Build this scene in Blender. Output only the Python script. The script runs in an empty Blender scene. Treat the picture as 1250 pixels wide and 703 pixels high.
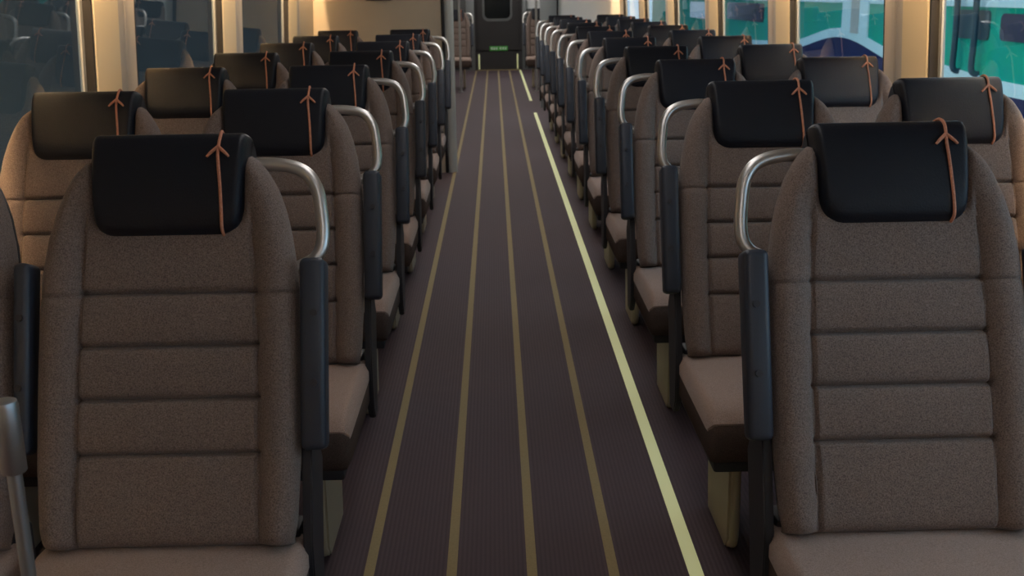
import bpy, bmesh, math, random
from mathutils import Vector, Matrix
random.seed(3)
C = bpy.context.scene
COL = C.collection

# ------------------------------------------------------------ materials
def srgb(r, g, b):
    f = lambda c: c / 12.92 if c <= .04045 else ((c + .055) / 1.055) ** 2.4
    return (f(r / 255), f(g / 255), f(b / 255), 1)

def mat(name, col, rough=.6, metal=0, spec=.5, noise=None, bump=None, sheen=0):
    """noise=(scale, colour2, contrast)  bump=(scale, strength)"""
    m = bpy.data.materials.new(name); m.use_nodes = True
    n = m.node_tree; b = n.nodes['Principled BSDF']
    b.inputs['Base Color'].default_value = col
    b.inputs['Roughness'].default_value = rough
    b.inputs['Metallic'].default_value = metal
    b.inputs['Specular IOR Level'].default_value = spec
    if sheen:
        b.inputs['Sheen Weight'].default_value = sheen
        b.inputs['Sheen Roughness'].default_value = .5
    tc = n.nodes.new('ShaderNodeTexCoord')
    if noise:
        nz = n.nodes.new('ShaderNodeTexNoise'); nz.inputs['Scale'].default_value = noise[0]
        nz.inputs['Detail'].default_value = 3; nz.inputs['Roughness'].default_value = .7
        n.links.new(tc.outputs['Object'], nz.inputs['Vector'])
        cr = n.nodes.new('ShaderNodeValToRGB')
        cr.color_ramp.elements[0].position = .5 - noise[2]; cr.color_ramp.elements[0].color = col
        cr.color_ramp.elements[1].position = .5 + noise[2]; cr.color_ramp.elements[1].color = noise[1]
        n.links.new(nz.outputs['Fac'], cr.inputs['Fac'])
        n.links.new(cr.outputs['Color'], b.inputs['Base Color'])
    if bump:
        nb = n.nodes.new('ShaderNodeTexNoise'); nb.inputs['Scale'].default_value = bump[0]
        n.links.new(tc.outputs['Object'], nb.inputs['Vector'])
        bp = n.nodes.new('ShaderNodeBump'); bp.inputs['Strength'].default_value = bump[1]
        bp.inputs['Distance'].default_value = .002
        n.links.new(nb.outputs['Fac'], bp.inputs['Height'])
        n.links.new(bp.outputs['Normal'], b.inputs['Normal'])
    return m

def emis(name, col, s):
    m = bpy.data.materials.new(name); m.use_nodes = True
    b = m.node_tree.nodes['Principled BSDF']
    b.inputs['Base Color'].default_value = (.8, .8, .8, 1)
    b.inputs['Emission Color'].default_value = col
    b.inputs['Emission Strength'].default_value = s
    return m

def glass(name, tint, ior=1.55):
    m = bpy.data.materials.new(name); m.use_nodes = True
    n = m.node_tree; n.nodes.clear()
    o = n.nodes.new('ShaderNodeOutputMaterial'); mx = n.nodes.new('ShaderNodeMixShader')
    t = n.nodes.new('ShaderNodeBsdfTransparent'); t.inputs[0].default_value = tint
    g = n.nodes.new('ShaderNodeBsdfGlossy'); g.inputs['Roughness'].default_value = .015
    fr = n.nodes.new('ShaderNodeFresnel'); ge = n.nodes.new('ShaderNodeNewGeometry')
    mr = n.nodes.new('ShaderNodeMapRange'); mr.inputs['To Min'].default_value = ior; mr.inputs['To Max'].default_value = 1 / ior
    n.links.new(ge.outputs['Backfacing'], mr.inputs['Value']); n.links.new(mr.outputs['Result'], fr.inputs[0])
    n.links.new(fr.outputs[0], mx.inputs[0]); n.links.new(t.outputs[0], mx.inputs[1])
    n.links.new(g.outputs[0], mx.inputs[2]); n.links.new(mx.outputs[0], o.inputs[0])
    return m

M = {}
M['fabric'] = mat('fabric', srgb(97, 84, 78), .95, spec=.15, noise=(420, srgb(144, 128, 120), .14), bump=(420, .5), sheen=.15)
M['cushion'] = mat('cushion', srgb(142, 122, 112), .95, spec=.15, noise=(420, srgb(176, 154, 143), .14), bump=(420, .4), sheen=.15)
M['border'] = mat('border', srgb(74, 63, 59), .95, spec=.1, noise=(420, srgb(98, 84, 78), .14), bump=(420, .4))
M['leather'] = mat('leather', srgb(23, 26, 35), .46, spec=.3, bump=(260, .25))
M['cord'] = mat('cord', srgb(208, 142, 112), .7, noise=(200, srgb(190, 122, 92), .1))
M['plastic'] = mat('plastic', srgb(46, 52, 64), .42, spec=.5, bump=(500, .1))
M['shell'] = mat('shell', srgb(40, 40, 46), .5, bump=(400, .1))
M['steel'] = mat('steel', (.66, .65, .63, 1), .36, metal=1, bump=(60, .03))
M['steel_dull'] = mat('steel_dull', (.50, .52, .55, 1), .4, metal=1, bump=(60, .05))
M['leg'] = mat('leg', srgb(176, 166, 142), .45, spec=.5, noise=(8, srgb(168, 158, 135), .3))
M['dark'] = mat('dark', srgb(22, 20, 22), .6, noise=(9, srgb(28, 25, 26), .3))
M['gasket'] = mat('gasket', srgb(14, 12, 13), .6, noise=(20, srgb(20, 17, 17), .3))
M['frame_grey'] = mat('frame_grey', srgb(170, 172, 168), .45, noise=(6, srgb(160, 162, 160), .3))
M['wall'] = mat('wall', srgb(206, 194, 172), .5, noise=(3, srgb(198, 186, 166), .3))
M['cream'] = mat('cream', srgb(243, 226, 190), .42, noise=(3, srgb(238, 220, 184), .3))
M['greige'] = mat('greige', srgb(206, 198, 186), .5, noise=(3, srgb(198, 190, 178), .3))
M['post_grey'] = mat('post_grey', srgb(142, 145, 145), .4, noise=(3, srgb(132, 136, 137), .3))
M['panel_white'] = mat('panel_white', srgb(226, 227, 226), .5, noise=(3, srgb(220, 221, 220), .3))
M['end_wall'] = mat('end_wall', srgb(92, 93, 92), .5, noise=(3, srgb(84, 85, 85), .3))
M['door_dark'] = mat('door_dark', srgb(40, 36, 36), .5, noise=(3, srgb(36, 33, 33), .3))
M['ceiling'] = mat('ceiling', srgb(205, 200, 190), .6, noise=(3, srgb(198, 193, 184), .3))
M['stripe'] = mat('stripe', srgb(158, 140, 98), .8, noise=(150, srgb(144, 126, 88), .2))
M['lume'] = mat('lume', srgb(238, 238, 186), .5, noise=(12, srgb(230, 230, 176), .3))
M['lume'].node_tree.nodes['Principled BSDF'].inputs['Emission Color'].default_value = (.8, .85, .4, 1)   # photoluminescent strip
M['lume'].node_tree.nodes['Principled BSDF'].inputs['Emission Strength'].default_value = .35
M['green_sign'] = mat('green_sign', srgb(70, 160, 60), .5, noise=(20, srgb(60, 150, 52), .2))
M['pale_sign'] = mat('pale_sign', srgb(190, 215, 185), .5, noise=(20, srgb(180, 205, 178), .2))
M['teal'] = mat('teal', spec=.1, col=srgb(0, 158, 124), rough=.7, noise=(1.5, srgb(10, 148, 146), .25))
M['ice'] = mat('ice', spec=.1, col=srgb(205, 232, 236), rough=.7, noise=(1.2, srgb(176, 210, 226), .3))
M['navy'] = mat('navy', spec=.1, col=srgb(14, 26, 84), rough=.7, noise=(1.5, srgb(10, 20, 60), .3))
M['ext_glass'] = mat('ext_glass', srgb(32, 32, 68), .1, noise=(2, srgb(40, 30, 66), .3))
M['door_glass'] = mat('door_glass', srgb(16, 22, 25), .12, noise=(2, srgb(12, 17, 20), .3))
M['post_light'] = mat('post_light', srgb(196, 200, 198), .4, noise=(3, srgb(188, 192, 190), .3))
M['rail_dark'] = mat('rail_dark', srgb(36, 66, 84), .5, noise=(5, srgb(24, 60, 72), .3))
M['ballast'] = mat('ballast', srgb(70, 66, 62), .95, noise=(14, srgb(110, 104, 98), .2), bump=(30, 1))
M['brick'] = mat('brick', srgb(20, 24, 22), .9, noise=(1.2, srgb(10, 11, 13), .2), bump=(30, .5))  # near-black surface of the added daylight-blocking wall
M['glass'] = glass('glass', (.86, .94, .96, 1))
M['light_cool'] = emis('light_cool', (1, .95, .93, 1), 5.0)
M['light_mid'] = emis('light_mid', (1, .96, .94, 1), 9)
M['light_far'] = emis('light_far', (1, .97, .94, 1), 13)
M['light_warm'] = emis('light_warm', (1, .65, .33, 1), 420)

def floor_mat():
    m = mat('carpet', srgb(62, 50, 54), .75, spec=.4)
    n = m.node_tree; b = n.nodes['Principled BSDF']
    tc = n.nodes.new('ShaderNodeTexCoord')
    w = n.nodes.new('ShaderNodeTexWave'); w.wave_type = 'BANDS'; w.bands_direction = 'X'
    w.inputs['Scale'].default_value = 26; w.inputs['Distortion'].default_value = 0
    n.links.new(tc.outputs['Object'], w.inputs['Vector'])
    nz = n.nodes.new('ShaderNodeTexNoise'); nz.inputs['Scale'].default_value = 160
    n.links.new(tc.outputs['Object'], nz.inputs['Vector'])
    ad = n.nodes.new('ShaderNodeMath'); ad.operation = 'MULTIPLY_ADD'
    ad.inputs[1].default_value = .45
    n.links.new(nz.outputs['Fac'], ad.inputs[0]); n.links.new(w.outputs['Fac'], ad.inputs[2])
    cr = n.nodes.new('ShaderNodeValToRGB')
    cr.color_ramp.elements[0].position = .1; cr.color_ramp.elements[0].color = srgb(68, 53, 58)
    cr.color_ramp.elements[1].position = 1.2; cr.color_ramp.elements[1].color = srgb(80, 64, 69)
    n.links.new(ad.outputs[0], cr.inputs['Fac'])
    n.links.new(cr.outputs['Color'], b.inputs['Base Color'])
    bp = n.nodes.new('ShaderNodeBump'); bp.inputs['Strength'].default_value = .25; bp.inputs['Distance'].default_value = .002
    n.links.new(w.outputs['Fac'], bp.inputs['Height']); n.links.new(bp.outputs['Normal'], b.inputs['Normal'])
    return m
M['carpet'] = floor_mat()

# ------------------------------------------------------------ mesh helpers
def obj(name, bm, m, parent=None, smooth=True, loc=None):
    me = bpy.data.meshes.new(name)
    bmesh.ops.recalc_face_normals(bm, faces=bm.faces[:])
    bm.to_mesh(me); bm.free()
    me.materials.append(M[m])
    for p in me.polygons: p.use_smooth = smooth
    if smooth: me.set_sharp_from_angle(angle=math.radians(42))
    o = bpy.data.objects.new(name, me); COL.objects.link(o)
    if parent: o.parent = parent
    if loc: o.location = loc
    return o

def tag(o, label, cat, group=None):
    o['label'] = label; o['category'] = cat
    if group: o['group'] = group
    return o

def struct(o):
    o['kind'] = 'structure'; return o

def thing(name, label, cat, loc=(0, 0, 0), group=None):
    o = bpy.data.objects.new(name, None); COL.objects.link(o); o.location = loc
    o.empty_display_size = .1
    return tag(o, label, cat, group)

def box(bm, x0, x1, y0, y1, z0, z1, bev=0, seg=2):
    t = bmesh.new()
    r = bmesh.ops.create_cube(t, size=1)
    for v in t.verts:
        v.co = Vector((x0 + (x1 - x0) * (v.co.x + .5), y0 + (y1 - y0) * (v.co.y + .5), z0 + (z1 - z0) * (v.co.z + .5)))
    if bev: bmesh.ops.bevel(t, geom=t.edges[:], offset=bev, segments=seg, profile=.5, affect='EDGES')
    me = bpy.data.meshes.new('tmp'); t.to_mesh(me); t.free(); bm.from_mesh(me); bpy.data.meshes.remove(me)
    return bm

def tube(bm, pts, r, n=12, cap=True):
    pts = [Vector(p) for p in pts]
    rs = r if isinstance(r, (list, tuple)) else [r] * len(pts)
    rings = []; up = None
    for i, p in enumerate(pts):
        d = (pts[min(i + 1, len(pts) - 1)] - pts[max(i - 1, 0)]).normalized()
        if up is None:
            up = Vector((0, 0, 1)) if abs(d.z) < .9 else Vector((0, 1, 0))
        a = d.cross(up).normalized(); up = a.cross(d).normalized()
        rings.append([bm.verts.new(p + (a * math.cos(2 * math.pi * k / n) + up * math.sin(2 * math.pi * k / n)) * rs[i]) for k in range(n)])
    for i in range(len(rings) - 1):
        for k in range(n):
            bm.faces.new((rings[i][k], rings[i][(k + 1) % n], rings[i + 1][(k + 1) % n], rings[i + 1][k]))
    if cap: bm.faces.new(rings[0]); bm.faces.new(rings[-1][::-1])
    return bm

def catmull(pts, k=6):
    P = [Vector(p) for p in pts]; P = [P[0]] + P + [P[-1]]; out = []
    for i in range(1, len(P) - 2):
        for j in range(k):
            t = j / k; a, b, c, d = P[i - 1], P[i], P[i + 1], P[i + 2]
            out.append(.5 * ((2 * b) + (c - a) * t + (2 * a - 5 * b + 4 * c - d) * t * t + (3 * b - a - 3 * c + d) * t ** 3))
    out.append(P[-2]); return out

def prism_yz(bm, poly, x0, x1):      # polygon in (y,z) extruded in x
    a = [bm.verts.new((x0, y, z)) for y, z in poly]; b = [bm.verts.new((x1, y, z)) for y, z in poly]
    n = len(poly); bm.faces.new(a); bm.faces.new(b[::-1])
    for i in range(n): bm.faces.new((a[i], b[i], b[(i + 1) % n], a[(i + 1) % n]))
    return bm

def prism_xz(bm, poly, y0, y1):
    a = [bm.verts.new((x, y0, z)) for x, z in poly]; b = [bm.verts.new((x, y1, z)) for x, z in poly]
    n = len(poly); bm.faces.new(a); bm.faces.new(b[::-1])
    for i in range(n): bm.faces.new((a[i], b[i], b[(i + 1) % n], a[(i + 1) % n]))
    return bm

def rrect(x0, x1, z0, z1, r, k=6):
    out = []
    for cx, cz, a0 in ((x1 - r, z1 - r, 0), (x0 + r, z1 - r, 90), (x0 + r, z0 + r, 180), (x1 - r, z0 + r, 270)):
        for i in range(k + 1):
            a = math.radians(a0 + 90 * i / k); out.append((cx + r * math.cos(a), cz + r * math.sin(a)))
    return out

def sweep_x(sections):               # list of (x, [(y,z)...]) closed loops of equal length
    bm = bmesh.new(); R = []
    for x, s in sections: R.append([bm.verts.new((x, y, z)) for y, z in s])
    n = len(R[0])
    for i in range(len(R) - 1):
        for k in range(n): bm.faces.new((R[i][k], R[i][(k + 1) % n], R[i + 1][(k + 1) % n], R[i + 1][k]))
    bm.faces.new(R[0]); bm.faces.new(R[-1][::-1]); return bm

# back plane of a seat: u sideways, v up along the back, h out of it towards the sitter
BL = math.hypot(.26, .71); BY, BZ = .26 / BL, .71 / BL; BASE_Z = .46
def bp(u, v, h=0): return Vector((u, BY * v - BZ * h, BASE_Z + BZ * v + BY * h))

def lerp_tab(tab, v):
    for (a, wa), (b, wb) in zip(tab, tab[1:]):
        if v <= b:
            t = (v - a) / (b - a); return wa + (wb - wa) * t
    return tab[-1][1]
WTAB = [(0, .222), (.04, .230), (.15, .236), (.30, .237), (.42, .236), (.50, .231), (.56, .222), (.61, .210), (.65, .195), (.68, .178), (.705, .158), (.72, .138), (.732, .110), (.74, .07)]
SEAMS = [.458, .362, .266, .167]

def back_h(u, v):
    w = lerp_tab(WTAB, v); a = abs(u)
    pw = .163 - .012 * max(0, (v - .3) / .3)                      # panel half width
    fade = 1 / (1 + math.exp((v - .60) / .02))
    h = .035
    h += .024 * fade / (1 + math.exp(-(a - pw - .012) / .007))      # raised side bolsters
    h += .018 * (1 - fade)
    h -= .012 * math.exp(-((a - pw) / .0045) ** 2) * fade           # welt groove
    if a < pw + .004:
        for s in SEAMS: h -= .013 * math.exp(-((v - s) / .0045) ** 2)
        edges = [0] + SEAMS[::-1] + [.60]
        for lo, hi in zip(edges, edges[1:]):
            if lo <= v < hi: h += .007 * math.sin(math.pi * (v - lo) / (hi - lo)) ** .6
    else:
        h -= .006 * math.exp(-((v - .452) / .004) ** 2)
    if v > .57: h -= .036 * min(1, (v - .57) / .05) / (1 + math.exp((a - .136) / .004))
    h -= .03 * max(0, (v - .68) / .06)
    e = max(0, 1 - (w - a) / .032)                                   # rounded rim
    h -= .045 * (1 - math.sqrt(max(0, 1 - e * e)))
    e = max(0, 1 - v / .022); h -= .03 * (1 - math.sqrt(max(0, 1 - e * e)))
    return h

def make_back():
    bm = bmesh.new()
    vs = sorted(set([round(.74 * i / 66, 4) for i in range(67)] + [round(s + d, 4) for s in SEAMS for d in (-.009, -.0045, 0, .0045, .009)] + [.004, .008, .014]))
    ss = [i / 30 - 1 for i in range(61)]
    ss = sorted(set([round(math.copysign(1 - (1 - abs(s)) ** 1.25, s), 4) for s in ss] + [.66, .68, .70, .72, -.66, -.68, -.70, -.72]))
    F, B = [], []
    for v in vs:
        w = lerp_tab(WTAB, v)
        F.append([bm.verts.new(bp(s * w, v, back_h(s * w, v))) for s in ss])
        B.append([bm.verts.new(bp(s * w * .98, v, -.028 if abs(s) < .97 else -.012)) for s in ss])
    n = len(ss)
    for G in (F, B):
        for i in range(len(vs) - 1):
            for k in range(n - 1): bm.faces.new((G[i][k], G[i][k + 1], G[i + 1][k + 1], G[i + 1][k]))
    for i in range(len(vs) - 1):
        for k in (0, n - 1): bm.faces.new((F[i][k], F[i + 1][k], B[i + 1][k], B[i][k]))
    for i in (0, len(vs) - 1):
        for k in range(n - 1): bm.faces.new((F[i][k], F[i][k + 1], B[i][k + 1], B[i][k]))
    return bm

def make_shell():
    bm = bmesh.new(); G = []; Bk = []
    N = 24
    for i in range(31):
        v = -.05 + .79 * i / 30; w = lerp_tab(WTAB, max(v, 0)) * .965
        row = []; row2 = []
        for k in range(N + 1):
            s = 2 * k / N - 1
            row.append(bm.verts.new(bp(s * w, v, -.022)))
            e = 1 - abs(s) ** 3
            row2.append(bm.verts.new(bp(s * w, v, -.03 - .035 * e * min(1, (.78 - v) * 6))))
        G.append(row); Bk.append(row2)
    for A in (G, Bk):
        for i in range(30):
            for k in range(N): bm.faces.new((A[i][k], A[i][k + 1], A[i + 1][k + 1], A[i + 1][k]))
    for i in range(30):
        for k in (0, N): bm.faces.new((G[i][k], G[i + 1][k], Bk[i + 1][k], Bk[i][k]))
    for i in (0, 30):
        for k in range(N): bm.faces.new((G[i][k], G[i][k + 1], Bk[i][k + 1], Bk[i][k]))
    return bm

HR_W = .144
def hr_section(u):
    a = abs(u); r = .035
    r = .045; e = max(0, (a - (HR_W - r)) / r); e = min(e, 1)
    vb = .558 + r * (1 - math.sqrt(max(0, 1 - e * e))) * .9
    edge = min(1, (HR_W - a) / .014); q = math.sqrt(max(.0, 1 - (1 - edge) ** 2))
    f = .022 + .036 * q
    pts = [(vb, .02), (vb - .001 + .001, f - .022), (vb + .008, f - .008), (vb + .022, f), (vb + .05, f + .003), (.66, f + .003), (.70, f), (.725, f - .004),
           (.738, f - .009), (.748, f - .018), (.753, f - .032), (.752, .0), (.744, -.03), (.730, -.05), (.70, -.062), (.66, -.066), (.64, -.06), (.64, .0)]
    pts = [(max(v, vb) if v < .65 and h > 0 else v, h) for v, h in pts]
    d = (1 - q) * .008
    return [bp(0, v - (d if v > .72 else 0), h) for v, h in pts]

def make_headrest():
    us = [0] + [HR_W * t for t in (.2, .4, .6, .72, .78, .83, .87, .905, .93, .95, .965, .98, .99, 1)]
    us = [-u for u in us[:0:-1]] + us
    def k(u, p): # slight taper to the bottom
        return u
    bm = bmesh.new(); R = []
    for u in us:
        row = []
        for p in hr_section(u):
            v = (p.z - BASE_Z) / BZ
            row.append(bm.verts.new((u * (1 - .075 * max(0, (.75 - v) / .19)), p.y, p.z)))
        R.append(row)
    n = len(R[0])
    for i in range(len(R) - 1):
        for j in range(n): bm.faces.new((R[i][j], R[i][(j + 1) % n], R[i + 1][(j + 1) % n], R[i + 1][j]))
    bm.faces.new(R[0]); bm.faces.new(R[-1][::-1])
    return bm

def make_cord():
    bm = bmesh.new()
    f = .0595
    path = [(.1015, .560, f - .02), (.1020, .572, f - .001), (.1015, .60, f + .003), (.0995, .64, f + .003), (.0965, .68, f + .003), (.0945, .705, f + .001),
            (.0955, .728, f - .003), (.0965, .741, f - .009), (.0960, .751, f - .019), (.0940, .756, f - .034), (.092, .753, -.002)]
    tube(bm, catmull([bp(*p) for p in path], 4),   .0031, 8)
    for s in (-1, 1):
        pts = [(.0945, .7215, f - .001), (.0945 + s * .007, .7150, f + .001), (.0945 + s * .014, .7085, f + .002), (.0945 + s * .020, .702, f + .002)]
        tube(bm, [bp(*p) for p in pts], [.0032, .0032, .003, .0022], 8)
    return bm

CSEC = [(.05, .452), (-.02, .459), (-.12, .462), (-.24, .467), (-.34, .468), (-.385, .464), (-.410, .453), (-.426, .436), (-.432, .41), (-.430, .37),
        (-.424, .345), (-.405, .330), (-.30, .325), (-.10, .325), (.05, .33)]
def cushion_sweep(sec0, W, r, dome_h):
    cy, cz = -.19, .395; S = []
    for i in range(49):
        x = -W + 2 * W * i / 48; a = abs(x)
        e = min(1, max(0, (a - (W - r)) / r)); q = math.sqrt(max(0, 1 - e * e))
        s = []
        for y, z in sec0:
            dome = dome_h * (1 - (x / W) ** 2) if z > .44 else 0
            s.append((cy + (y - cy) * (1 - .05 * (1 - q)), cz + (z + dome - cz) * (.66 + .34 * q)))
        S.append((x, s))
    return sweep_x(S)
def make_cushion():        # light top panel
    top = [(y * 1.004, z + .0015) for y, z in CSEC[:8]] + [(-.425, .424), (-.40, .42), (-.2, .42), (.05, .42)]
    return cushion_sweep(top, .2445, .022, .006)
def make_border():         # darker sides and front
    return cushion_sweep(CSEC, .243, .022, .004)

def make_side_frame(sx):
    bm = bmesh.new()
    poly = [(.00, .33), (.0, .46), (.06, .66), (.11, .66), (.16, .56), (.11, .40), (.09, .29), (.03, .29)]
    prism_yz(bm, poly, sx * .245 - .009, sx * .245 + .009)
    bmesh.ops.bevel(bm, geom=bm.edges[:], offset=.003, segments=2, affect='EDGES'); return bm

def make_arm(sx, wid, u_c):
    bm = bmesh.new(); t = bmesh.new()
    box(t, -wid / 2, wid / 2, 0, .345, 0, .062, .012, 4)
    for v in t.verts:
        u, vv, h = v.co.x, v.co.y, v.co.z
        k = max(0, 1 - vv / .10); h2 = .012 + h * (1 - .25 * k)
        p = bp(u_c + u, .170 + vv, h2 - .006); v.co = p
    return t

def make_screw(u_c, v):
    bm = bmesh.new()
    tube(bm, [bp(u_c, v, .0660), bp(u_c, v, .0705)], .0065, 12)
    return bm

def make_handle(sx):
    pts = [(.13, 1.118, -.014), (.175, 1.119, -.014), (.218, 1.113, -.014), (.246, 1.098, -.014), (.263, 1.07, -.014), (.270, 1.03, -.014), (.273, .995, -.014), (.270, .968, -.014), (.258, .950, -.014), (.240, .940, -.014), (.21, .928, -.014)]
    P = []
    for u, z, h in pts:
        v = (z - BASE_Z) / BZ; P.append(bp(sx * u, v, h))
    bm = bmesh.new(); tube(bm, catmull(P, 5), .0128, 14); return bm

def make_leg(x):
    bm = bmesh.new()
    # broad floor-standing plate with a rounded front, slightly raked
    poly = [(-.21, .0), (-.235, .03), (-.235, .27), (-.215, .325), (.055, .325), (.07, .29), (.03, .03), (.03, .0)]
    prism_yz(bm, poly, x - .014, x + .014)
    bmesh.ops.bevel(bm, geom=bm.edges[:], offset=.006, segments=3, affect='EDGES')
    return bm

def make_loop(x):        # bent tube edging on the front of the leg
    bm = bmesh.new()
    P = [(x, .03, .012), (x, -.15, .012), (x, -.22, .02), (x, -.25, .05), (x, -.255, .15), (x, -.25, .27), (x, -.23, .315)]
    tube(bm, catmull(P, 4), .012, 10); return bm

def make_pan():
    bm = bmesh.new(); box(bm, -.225, .225, -.40, .10, .300, .332, .008); 
    box(bm, -.225, .225, .03, .10, .332, .47, .008)
    return bm

mesh_cache = {}
def part(name, maker, m, parent, *a):
    key = (name, m) + a
    if key in mesh_cache:
        o = bpy.data.objects.new(name, mesh_cache[key]); COL.objects.link(o); o.parent = parent; return o
    o = obj(name, maker(*a), m, parent); mesh_cache[key] = o.data; return o

def make_seat(aisle, sx):
    """aisle: has grab handle and folded armrests; sx: side of the aisle seen from the seat centre"""
    t = bpy.data.objects.new('train_seat', None); COL.objects.link(t); t.empty_display_size = .1
    part('backrest', make_back, 'fabric', t)
    part('back_shell', make_shell, 'shell', t)
    h = part('headrest', make_headrest, 'leather', t)
    c = part('accent_cord', make_cord, 'cord', h); c['label'] = 'orange cord with an arrow-shaped stitch'
    cu = part('seat_cushion', make_cushion, 'cushion', t)
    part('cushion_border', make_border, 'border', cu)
    part('seat_pan', make_pan, 'shell', t)
    for s in (-1, 1):
        if aisle and s == sx or not aisle and s == -sx:
            part('side_frame', make_side_frame, 'shell', t, s)
    for x in (sx * .135, -sx * .15):
        l = part('leg', make_leg, 'leg', t, x)
        part('leg_edging', make_loop, 'leg', l, x)
    if aisle:
        part('grab_handle', make_handle, 'steel', t, sx)
        a = part('armrest', make_arm, 'plastic', t, sx, .046, sx * .264)
        for v in (.29, .415): part('screw_cover', make_screw, 'shell', a, sx * .268, v)
        a = part('armrest', make_arm, 'plastic', t, -sx, .030, -sx * .2555)
        for v in (.29, .415): part('screw_cover', make_screw, 'shell', a, -sx * .2555, v)
    return t

def copy_tree(o, parent=None):
    c = o.copy(); COL.objects.link(c)
    if parent: c.parent = parent
    for ch in list(o.children): copy_tree(ch, c)
    return c

ORD = ['nearest', 'second', 'third', 'fourth', 'fifth', 'sixth', 'seventh', 'eighth', 'ninth', 'tenth', 'farthest']
R0, PITCH = 1.825, 1.01
def seat_column(cx, aisle, sx, rows, where, group):
    proto = None
    for i in range(rows):
        if proto is None: o = proto = make_seat(aisle, sx)
        else: o = copy_tree(proto)
        o.location = (cx, R0 + PITCH * i, 0)
        nth = 'nearest' if i == 0 else ('farthest' if i == rows - 1 else ORD[i])
        tail = ' of the column' if i in (0, rows - 1) else ' from the front'
        tag(o, 'brown fabric train seat with black headrest, %s%s %s' % (nth, tail, where), 'seat', group)
    return proto
pa = seat_column(-.60, True, 1, 7, 'left of the aisle', 'aisle seats on the left')
pb = seat_column(-1.115, False, 1, 7, 'by the left windows', 'window seats on the left')
pc = seat_column(.73, True, -1, 11, 'right of the aisle', 'aisle seats on the right')
pd = seat_column(1.248, False, -1, 11, 'by the right windows', 'window seats on the right')
FARY = 17.45
for p, x, lab in ((pa, -.60, 'train seat beyond the left partition, beside the aisle near the end door'),
                  (pc, .73, 'train seat beyond the right partition, beside the aisle near the end door')):
    o = copy_tree(p); o.location = (x, FARY, 0)
    tag(o, lab, 'seat', 'seats by the end door')

# ------------------------------------------------------------ car body
CX = .07; YN, YF = -2.6, 21.3; HZ = 2.15
def wall_x(side, z):            # walls lean in a little towards the roof
    xw = -1.42 if side < 0 else 1.56
    return xw - side * .05 * (z - 1.33)
def wbox(bm, side, d0, d1, y0, y1, z0, z1):
    """box on the wall; d measured outward from the inner wall face"""
    vs = []
    for z in (z0, z1):
        for y in (y0, y1):
            for d in (d0, d1): vs.append(bm.verts.new((wall_x(side, z) + side * d, y, z)))
    for f in ((0, 1, 3, 2), (4, 6, 7, 5), (0, 4, 5, 1), (2, 3, 7, 6), (0, 2, 6, 4), (1, 5, 7, 3)):
        bm.faces.new([vs[i] for i in f])
    return bm

bm = bmesh.new(); box(bm, -1.62, 1.76, YN, YF + .2, -.12, 0)
struct(obj('floor', bm, 'carpet', smooth=False))
bm = bmesh.new(); box(bm, -1.62, 1.76, YN, YF + .2, HZ, HZ + .1)
struct(obj('ceiling', bm, 'ceiling', smooth=False))

stripes = [(-.343, .026, 'stripe'), (-.133, .026, 'stripe'), (.071, .026, 'stripe'), (.277, .026, 'stripe')]
tn = 1
for x, w, m in stripes:
    bm = bmesh.new(); box(bm, x - w / 2, x + w / 2, YN, YF - .04, 0, .0015)
    struct(obj('trim_%d' % tn, bm, m, smooth=False)); tn += 1
for y0, y1 in ((YN, 13.55), (15.1, YF - .05)):
    bm = bmesh.new(); box(bm, .483 - .018, .483 + .018, y0, y1, 0, .002)
    struct(obj('trim_%d' % tn, bm, 'lume', smooth=False)); tn += 1

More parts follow.
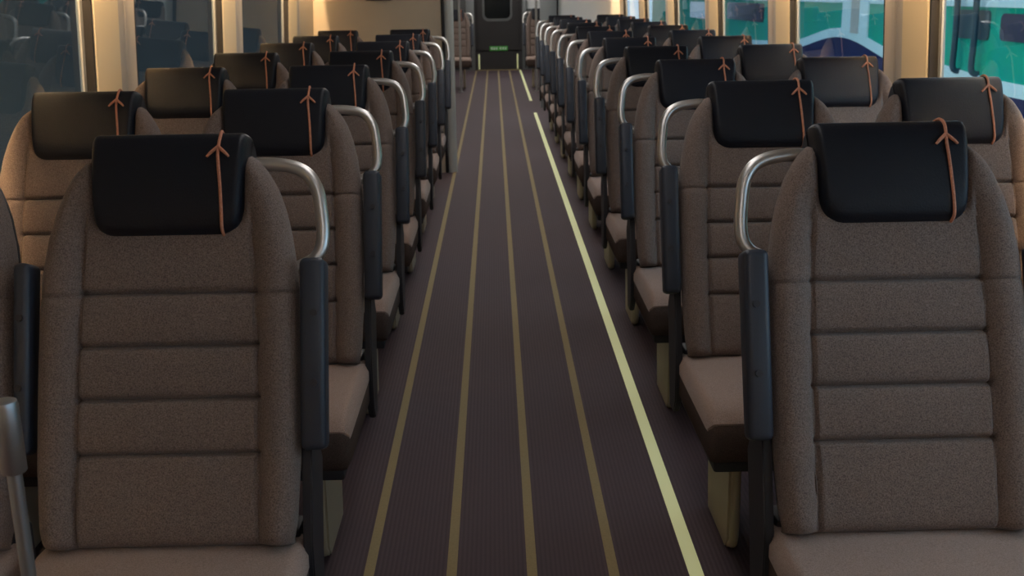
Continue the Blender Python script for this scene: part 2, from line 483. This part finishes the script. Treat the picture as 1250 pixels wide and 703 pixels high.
GAS = 4.04; PER = 1.93; WL = 1.46      # far gasket edge of the first window, period, window length
ZW0, ZW1 = .82, 1.78
wn = 1
for side, name in ((-1, 'left'), (1, 'right')):
    fars = [GAS + PER * k for k in range(-3, 10)]
    fars = [f for f in fars if f - WL > YN + .1 and f < (9.0 if side < 0 else 14.0)] + ([20.2] if side > 0 else [])
    bm = bmesh.new()
    wbox(bm, side, 0, .040, YN, YF, 0, ZW0); wbox(bm, side, 0, .040, YN, YF, ZW1, HZ)
    y = YN
    for f in fars:
        wbox(bm, side, 0, .040, y, f - WL, ZW0, ZW1); y = f
    wbox(bm, side, 0, .040, y, YF, ZW0, ZW1)
    struct(obj('wall_' + name, bm, 'wall', smooth=False))
    # heater skirting along the foot of the wall
    bm = bmesh.new(); wbox(bm, side, -.04, 0, YN, (9. if side < 0 else 14.1), 0, .22)
    struct(obj('baseboard_' + name, bm, 'post_grey', smooth=False))
    bm = bmesh.new(); wbox(bm, side, -.025, 0, YN, (9. if side < 0 else 14.1), ZW0 - .06, ZW0 - .015)
    struct(obj('trim_%d' % tn, bm, 'greige', smooth=False)); tn += 1
    for f in fars:
        n0 = f - WL
        root = bpy.data.objects.new('window_%d' % wn, None); COL.objects.link(root); struct(root)
        root.location = (wall_x(side, ZW0), n0, ZW0); wn += 1
        inv = -Vector(root.location)
        def local(b):
            for v in b.verts: v.co += inv
            return b
        bm = bmesh.new()
        j = .012
        wbox(bm, side, -.004, .042, f - j, f, ZW0, ZW1); wbox(bm, side, -.004, .042, n0, n0 + j, ZW0, ZW1)
        wbox(bm, side, -.004, .042, n0 + j, f - j, ZW0, ZW0 + j); wbox(bm, side, -.004, .042, n0 + j, f - j, ZW1 - j, ZW1)
        obj('gasket', local(bm), 'gasket', root, smooth=False)
        bm = bmesh.new(); w = .024
        a, b, c, d = n0 + j, f - j, ZW0 + j, ZW1 - j
        wbox(bm, side, .026, .040, b - w, b, c, d); wbox(bm, side, .026, .040, a, a + w, c, d)
        wbox(bm, side, .026, .040, a + w, b - w, c, c + w); wbox(bm, side, .026, .040, a + w, b - w, d - w, d)
        obj('window_frame', local(bm), 'frame_grey', root, smooth=False)
        bm = bmesh.new(); wbox(bm, side, .033, .0335, a + w, b - w, c + w, d - w)
        obj('window_glass', local(bm), 'glass', root, smooth=False)
    # pillar covers between windows: cream near part, greige far part
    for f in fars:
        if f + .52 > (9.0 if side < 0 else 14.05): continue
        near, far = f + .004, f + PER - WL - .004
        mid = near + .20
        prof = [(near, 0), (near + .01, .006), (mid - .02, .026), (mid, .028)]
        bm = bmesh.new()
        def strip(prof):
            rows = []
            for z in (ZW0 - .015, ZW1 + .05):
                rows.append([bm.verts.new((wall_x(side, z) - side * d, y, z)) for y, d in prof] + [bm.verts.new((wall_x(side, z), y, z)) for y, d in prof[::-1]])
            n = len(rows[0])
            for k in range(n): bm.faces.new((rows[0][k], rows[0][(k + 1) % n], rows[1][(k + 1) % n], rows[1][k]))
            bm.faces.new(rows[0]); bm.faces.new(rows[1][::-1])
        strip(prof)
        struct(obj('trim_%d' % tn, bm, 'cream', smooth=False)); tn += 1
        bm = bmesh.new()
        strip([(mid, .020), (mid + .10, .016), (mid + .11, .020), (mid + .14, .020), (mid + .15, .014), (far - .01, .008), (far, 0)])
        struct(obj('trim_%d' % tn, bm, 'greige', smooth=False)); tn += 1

# wall behind the camera
bm = bmesh.new(); box(bm, -1.6, 1.74, YN - .1, YN, 0, HZ); struct(obj('wall_back', bm, 'wall', smooth=False))

# left partition with its rounded grey end post
bm = bmesh.new(); box(bm, wall_x(-1, 0) - .02, -.415, 9.02, 9.08, 0, HZ)
struct(obj('wall_partition_left', bm, 'wall', smooth=False))
bm = bmesh.new(); box(bm, -.415, -.39, 9.0, 9.10, 0, HZ, .006); struct(obj('trim_%d' % tn, bm, 'dark')); tn += 1
bm = bmesh.new(); tube(bm, [(-.360, 9.05, 0), (-.360, 9.05, HZ)], .040, 24); struct(obj('trim_%d' % tn, bm, 'post_light')); tn += 1
# screen on the partition
sc = thing('information_screen', 'small dark screen hanging on the beige left partition above the seats', 'screen', (-.90, 9.024, 1.375))
bm = bmesh.new(); box(bm, -.10, .10, -.04, 0, 0, .24, .006); obj('casing', bm, 'dark', sc)
bm = bmesh.new(); box(bm, -.085, .085, -.042, -.039, .02, .22); obj('display', bm, 'ext_glass', sc, smooth=False)

# right partition
bm = bmesh.new(); box(bm, .80, wall_x(1, 0) + .02, 14.1, 14.16, 0, HZ)
struct(obj('wall_partition_right', bm, 'panel_white', smooth=False))
bm = bmesh.new(); box(bm, .575, .80, 14.08, 14.18, 0, HZ, .01); struct(obj('trim_%d' % tn, bm, 'post_grey')); tn += 1
bm = bmesh.new(); box(bm, .78, .80, 14.05, 14.08, 0, HZ, .004); struct(obj('trim_%d' % tn, bm, 'dark')); tn += 1

# far end wall with gangway door
bm = bmesh.new()
box(bm, -1.6, -.36, YF, YF + .1, 0, HZ); box(bm, -.36, .53, YF, YF + .1, 2.0, HZ)
box(bm, .53, .62, YF, YF + .1, 0, HZ); box(bm, .62, .92, YF, YF + .1, 0, 1.12); box(bm, .62, .92, YF, YF + .1, 1.8, HZ)
box(bm, .92, 1.74, YF, YF + .1, 0, HZ)
struct(obj('wall_end', bm, 'end_wall', smooth=False))
bm = bmesh.new(); box(bm, .62, .92, YF + .04, YF + .05, 1.12, 1.8)
w = struct(obj('window_%d' % wn, bm, 'panel_white', smooth=False)); wn += 1
door = struct(bpy.data.objects.new('door_1', None)); COL.objects.link(door); door.location = (.08, YF, 0)
X = .08
bm = bmesh.new()
# leaf with a rounded window opening: ring between outer and inner outline
inner = rrect(-.17 - X, .31 - X, .95, 1.85, .09, 8)
def ring(bm, outer, inner, y0, y1):
    for y in (y0, y1):
        a = [bm.verts.new((x, y, z)) for x, z in outer]; b = [bm.verts.new((x, y, z)) for x, z in inner]
        n = len(a)
        for i in range(n): bm.faces.new((a[i], a[(i + 1) % n], b[(i + 1) % n], b[i]))
    return bm
def square_like(inner, x0, x1, z0, z1):
    cx, cz = (x0 + x1) / 2, (z0 + z1) / 2; out = []
    ci = (sum(p[0] for p in inner) / len(inner), sum(p[1] for p in inner) / len(inner))
    for x, z in inner:
        dx, dz = x - ci[0], z - ci[1]
        k = min(((x1 - cx) / abs(dx)) if dx else 9e9, ((z1 - cz) / abs(dz)) if dz else 9e9)
        out.append((ci[0] + dx * k + cx - ci[0] - (0), cz + dz * k))
    return out
outer = square_like(inner, -.40, .40, .35, 1.98)
ring(bm, outer, inner, 0, .03); box(bm, -.44, .45, .0, .03, 0.0, .37); box(bm, -.44, -.39, 0, .03, .35, 1.98); box(bm, .39, .45, 0, .03, .35, 1.98)
obj('door_leaf', bm, 'door_dark', door, smooth=False)
bm = bmesh.new(); o2 = rrect(-.21 - X, .35 - X, .90, 1.90, .12, 8); ring(bm, o2, inner, -.02, .0)
bm2 = bm
n = len(o2)
obj('window_frame', bm, 'end_wall', door, smooth=False)
bm = bmesh.new(); prism_xz(bm, rrect(-.17 - X, .31 - X, .95, 1.85, .09, 8), .012, .018); obj('window_glass', bm, 'door_glass', door, smooth=False)
bm = bmesh.new(); box(bm, -.38, -.355, -.012, 0, .02, .30, .003); obj('edge_marking', bm, 'lume', door)
bm = bmesh.new(); box(bm, .345, .37, -.012, 0, .02, .30, .003); obj('edge_marking', bm, 'lume', door)
bm = bmesh.new(); box(bm, -.40, .40, -.06, .0, .0, .012, .003); obj('threshold', bm, 'stripe', door)
# frame around the doorway, a lighter grey to both sides
for x0, x1 in ((-.52, -.37), (.54, .62)):
    bm = bmesh.new(); box(bm, x0, x1, YF - .03, YF, .95, 2.05, .01); struct(obj('trim_%d' % tn, bm, 'post_grey')); tn += 1
# sign on the door
sg = thing('door_sign', 'small pale green emergency sign low on the dark end door', 'sign', (.085, YF - .004, .36))
bm = bmesh.new(); box(bm, -.17, .17, -.006, 0, 0, .085, .002); obj('sign_plate', bm, 'green_sign', sg)
bm = bmesh.new()
for x in (-.13, -.085, -.04, .035, .085, .13): box(bm, x - .016, x + .016, -.009, -.006, .02, .065)
obj('sign_lettering', bm, 'pale_sign', sg, smooth=False)
# slim grab poles next to the end seats
for x, y, lab in ((-.50, 16.6, 'grey vertical grab pole behind the left partition post'), (.62, 16.6, 'grey vertical grab pole behind the right partition post')):
    t = thing('grab_pole', lab, 'pole', (x, y, 0), 'grab poles near the end door')
    bm = bmesh.new(); tube(bm, [(0, 0, 0), (0, 0, HZ)], .017, 14); obj('pole', bm, 'steel_dull', t)
    bm = bmesh.new(); tube(bm, [(0, 0, 0), (0, 0, .012)], .04, 20); obj('flange', bm, 'steel_dull', t)

# metal post at the lower left
t = thing('metal_post', 'brushed metal post with a thicker top sleeve in the lower left corner', 'post', (-.626, 1.32, 0))
bm = bmesh.new(); tube(bm, [(0, 0, 0), (0, 0, .86)], .0095, 16); obj('rod', bm, 'steel_dull', t)
bm = bmesh.new(); tube(bm, [(0, 0, .836), (0, 0, .838), (0, 0, .926), (0, 0, .932), (0, 0, .934)], [.015, .0165, .0165, .0150, .011], 20); obj('sleeve', bm, 'steel_dull', t)
bm = bmesh.new(); tube(bm, [(0, 0, 0), (0, 0, .01)], .035, 20); obj('flange', bm, 'steel_dull', t)

# ------------------------------------------------------------ lamps of the car
def lamp(name, x0, x1, y0, y1, z0, z1, m, label, group):
    t = thing(name, label, 'light', ((x0 + x1) / 2, y0, z1), group)
    bm = bmesh.new(); box(bm, (x0 - x1) / 2 - .02, (x1 - x0) / 2 + .02, -.02, y1 - y0 + .02, (z0 - z1) / 2, 0); obj('housing', bm, 'frame_grey', t, smooth=False)
    bm = bmesh.new(); box(bm, (x0 - x1) / 2, (x1 - x0) / 2, 0, y1 - y0, z0 - z1, (z0 - z1) / 2); obj('diffuser', bm, m, t, smooth=False)
for y, lm in ((-2, 'light_cool'), (1.6, 'light_cool'), (5.2, 'light_mid'), (8.8, 'light_far'), (12.4, 'light_far'), (16.0, 'light_far'), (18.75, 'light_far')):
    lamp('ceiling_light', -.12, .26, y, y + (2.6 if y < 18 else 2.4), HZ - .03, HZ, lm, 'white light strip on the ceiling over the aisle', 'ceiling light strips')
def cove(side, y0, y1, label):
    xw = wall_x(side, 1.74); t = thing('cove_light', label, 'light', (xw, y0, 1.70))
    def X(d): return -side * d
    bm = bmesh.new()
    for a, b, z0, z1 in ((0, .067, .06, .08), (.055, .067, -.14, .06)):
        box(bm, min(X(a), X(b)), max(X(a), X(b)), 0, y1 - y0, z0, z1)
    obj('baffle', bm, 'ceiling', t, smooth=False)  # unseen board added to keep the warm light off the seats
    bm = bmesh.new(); box(bm, min(X(.03), X(.05)), max(X(.03), X(.05)), .01, y1 - y0 - .01, .04, .06)
    obj('diffuser', bm, 'light_warm', t, smooth=False)
cove(-1, -2.5, 8.9, 'warm light strip behind an added valance above the left windows')
cove(1, -2.5, 14.0, 'warm light strip behind an added valance above the right windows')

# ------------------------------------------------------------ outside
bm = bmesh.new(); box(bm, 1.8, 60, -40, 90, -1.3, -1.2); struct(obj('ground', bm, 'ballast', smooth=False))
bm = bmesh.new(); box(bm, -30, -3.0, -20, 60, -1.3, 7); struct(obj('trim_daylight_block', bm, 'brick', smooth=False))  # dark wall added to block daylight at the left windows

# green carriage on the next track
TX = 4.6
tr = thing('railway_carriage', 'teal green railway carriage with pale blue bands seen through the right windows', 'train', (TX, 2, -1.2))
def L(bm):
    for v in bm.verts: v.co -= Vector((TX, 2, -1.2))
    return bm
Y0, Y1 = 2, 33
bm = bmesh.new()
prof = [(TX + .06, -.9), (TX, -.6), (TX, 1.75), (TX + .12, 2.2), (TX + .7, 2.7), (TX + 2.2, 2.7), (TX + 2.9, 2.0), (TX + 2.9, -.9)]
a = [bm.verts.new((x, Y0, z)) for x, z in prof]; b = [bm.verts.new((x, Y1, z)) for x, z in prof]
bm.faces.new(a); bm.faces.new(b[::-1])
for i in range(len(prof)): bm.faces.new((a[i], b[i], b[(i + 1) % len(prof)], a[(i + 1) % len(prof)]))
obj('body', L(bm), 'teal', tr, smooth=False)
def band(fn_lo, fn_hi, m, name, off):
    bm = bmesh.new(); R = []
    for i in range(125):
        y = Y0 + .02 + (Y1 - Y0 - .04) * i / 124
        lo, hi = fn_lo(y), fn_hi(y)
        R.append([bm.verts.new((TX - off, y, lo)), bm.verts.new((TX - off, y, hi)), bm.verts.new((TX, y, hi)), bm.verts.new((TX, y, lo))])
    for i in range(124):
        for k in range(4): bm.faces.new((R[i][k], R[i][(k + 1) % 4], R[i + 1][(k + 1) % 4], R[i + 1][k]))
    bm.faces.new(R[0]); bm.faces.new(R[-1][::-1])
    obj(name, L(bm), m, tr, smooth=False)
def arch(y): return .45 + .33 * math.exp(-((y - 14.9) / 1.9) ** 2) - .12 * max(0, min(1, (y - 19) / 4))
def ltop(y): return arch(y) + .12 + .06 * math.exp(-((y - 11.7) / 1.0) ** 2)
band(lambda y: -.55, arch, 'navy', 'lower_band', .012)
band(arch, ltop, 'ice', 'pale_band', .014)
band(lambda y: 1.22, lambda y: 1.74, 'ice', 'roof_band', .012)
for y0, y1, z0, z1 in ((8.9, 10.2, .93, 1.17), (19.3, 22.3, .86, 1.17), (24.0, 26.5, .8, 1.15)):
    bm = bmesh.new()
    prism_yz(bm, [(y, z) for y, z in rrect(y0, y1, z0, z1, .06)], TX - .02, TX)
    obj('carriage_window', L(bm), 'ext_glass', tr, smooth=False)
bm = bmesh.new(); box(bm, TX - .02, TX, 13.87, 14.9, .80, 1.3); obj('door_panel', L(bm), 'ice', tr, smooth=False)
bm = bmesh.new(); box(bm, TX - .03, TX - .018, 14.2, 14.5, .85, 1.3); obj('door_seal', L(bm), 'frame_grey', tr, smooth=False)
for y in (10.62, 11.06):
    bm = bmesh.new(); tube(bm, catmull([(TX, y, .60), (TX - .07, y, .64), (TX - .07, y, .9), (TX - .07, y, 1.5), (TX, y, 1.53)], 5), .030, 10)
    obj('handrail', L(bm), 'rail_dark', tr)
bm = bmesh.new(); prism_yz(bm, [(y, z) for y, z in rrect(10.45, 11.15, .92, 1.19, .05)], TX - .018, TX); obj('door_window', L(bm), 'rail_dark', tr, smooth=False)
for yb in (5, 7.5, 27, 29.5):
    bm = bmesh.new(); tube(bm, [(TX + .55, yb, -.78), (TX + .68, yb, -.78)], .42, 24)
    obj('wheel', L(bm), 'dark', tr)

# ------------------------------------------------------------ world, sun through haze
w = bpy.data.worlds.new('World'); C.world = w; w.use_nodes = True
bg = w.node_tree.nodes['Background']; bg.inputs[0].default_value = (.62, .80, 1, 1); bg.inputs[1].default_value = 4.8

# ------------------------------------------------------------ camera
f, VP, s, H = 1350., (602., -9.), .019, 1.42
d = Vector((VP[0] - 625, 351.5 - VP[1], -f))
x = Vector((1, s, (d[0] + d[1] * s) / f)).normalized(); y = d.normalized(); z = x.cross(y)
Rt = Matrix((x, y, z))                    # camera -> world
cam = bpy.data.cameras.new('camera'); co = bpy.data.objects.new('camera', cam); COL.objects.link(co)
cam.sensor_width = 36; cam.lens = f / 1250 * 36; cam.dof.use_dof = True; cam.dof.focus_distance = 2.4; cam.dof.aperture_fstop = 9; cam.clip_start = .05; cam.clip_end = 200
co.matrix_world = Matrix.Translation((0, 0, H)) @ Rt.to_4x4()
C.camera = co
vs = C.view_settings
vs.view_transform = 'Standard'; vs.look = 'None'; vs.gamma = 1; vs.use_curve_mapping = False; vs.exposure = -1.0
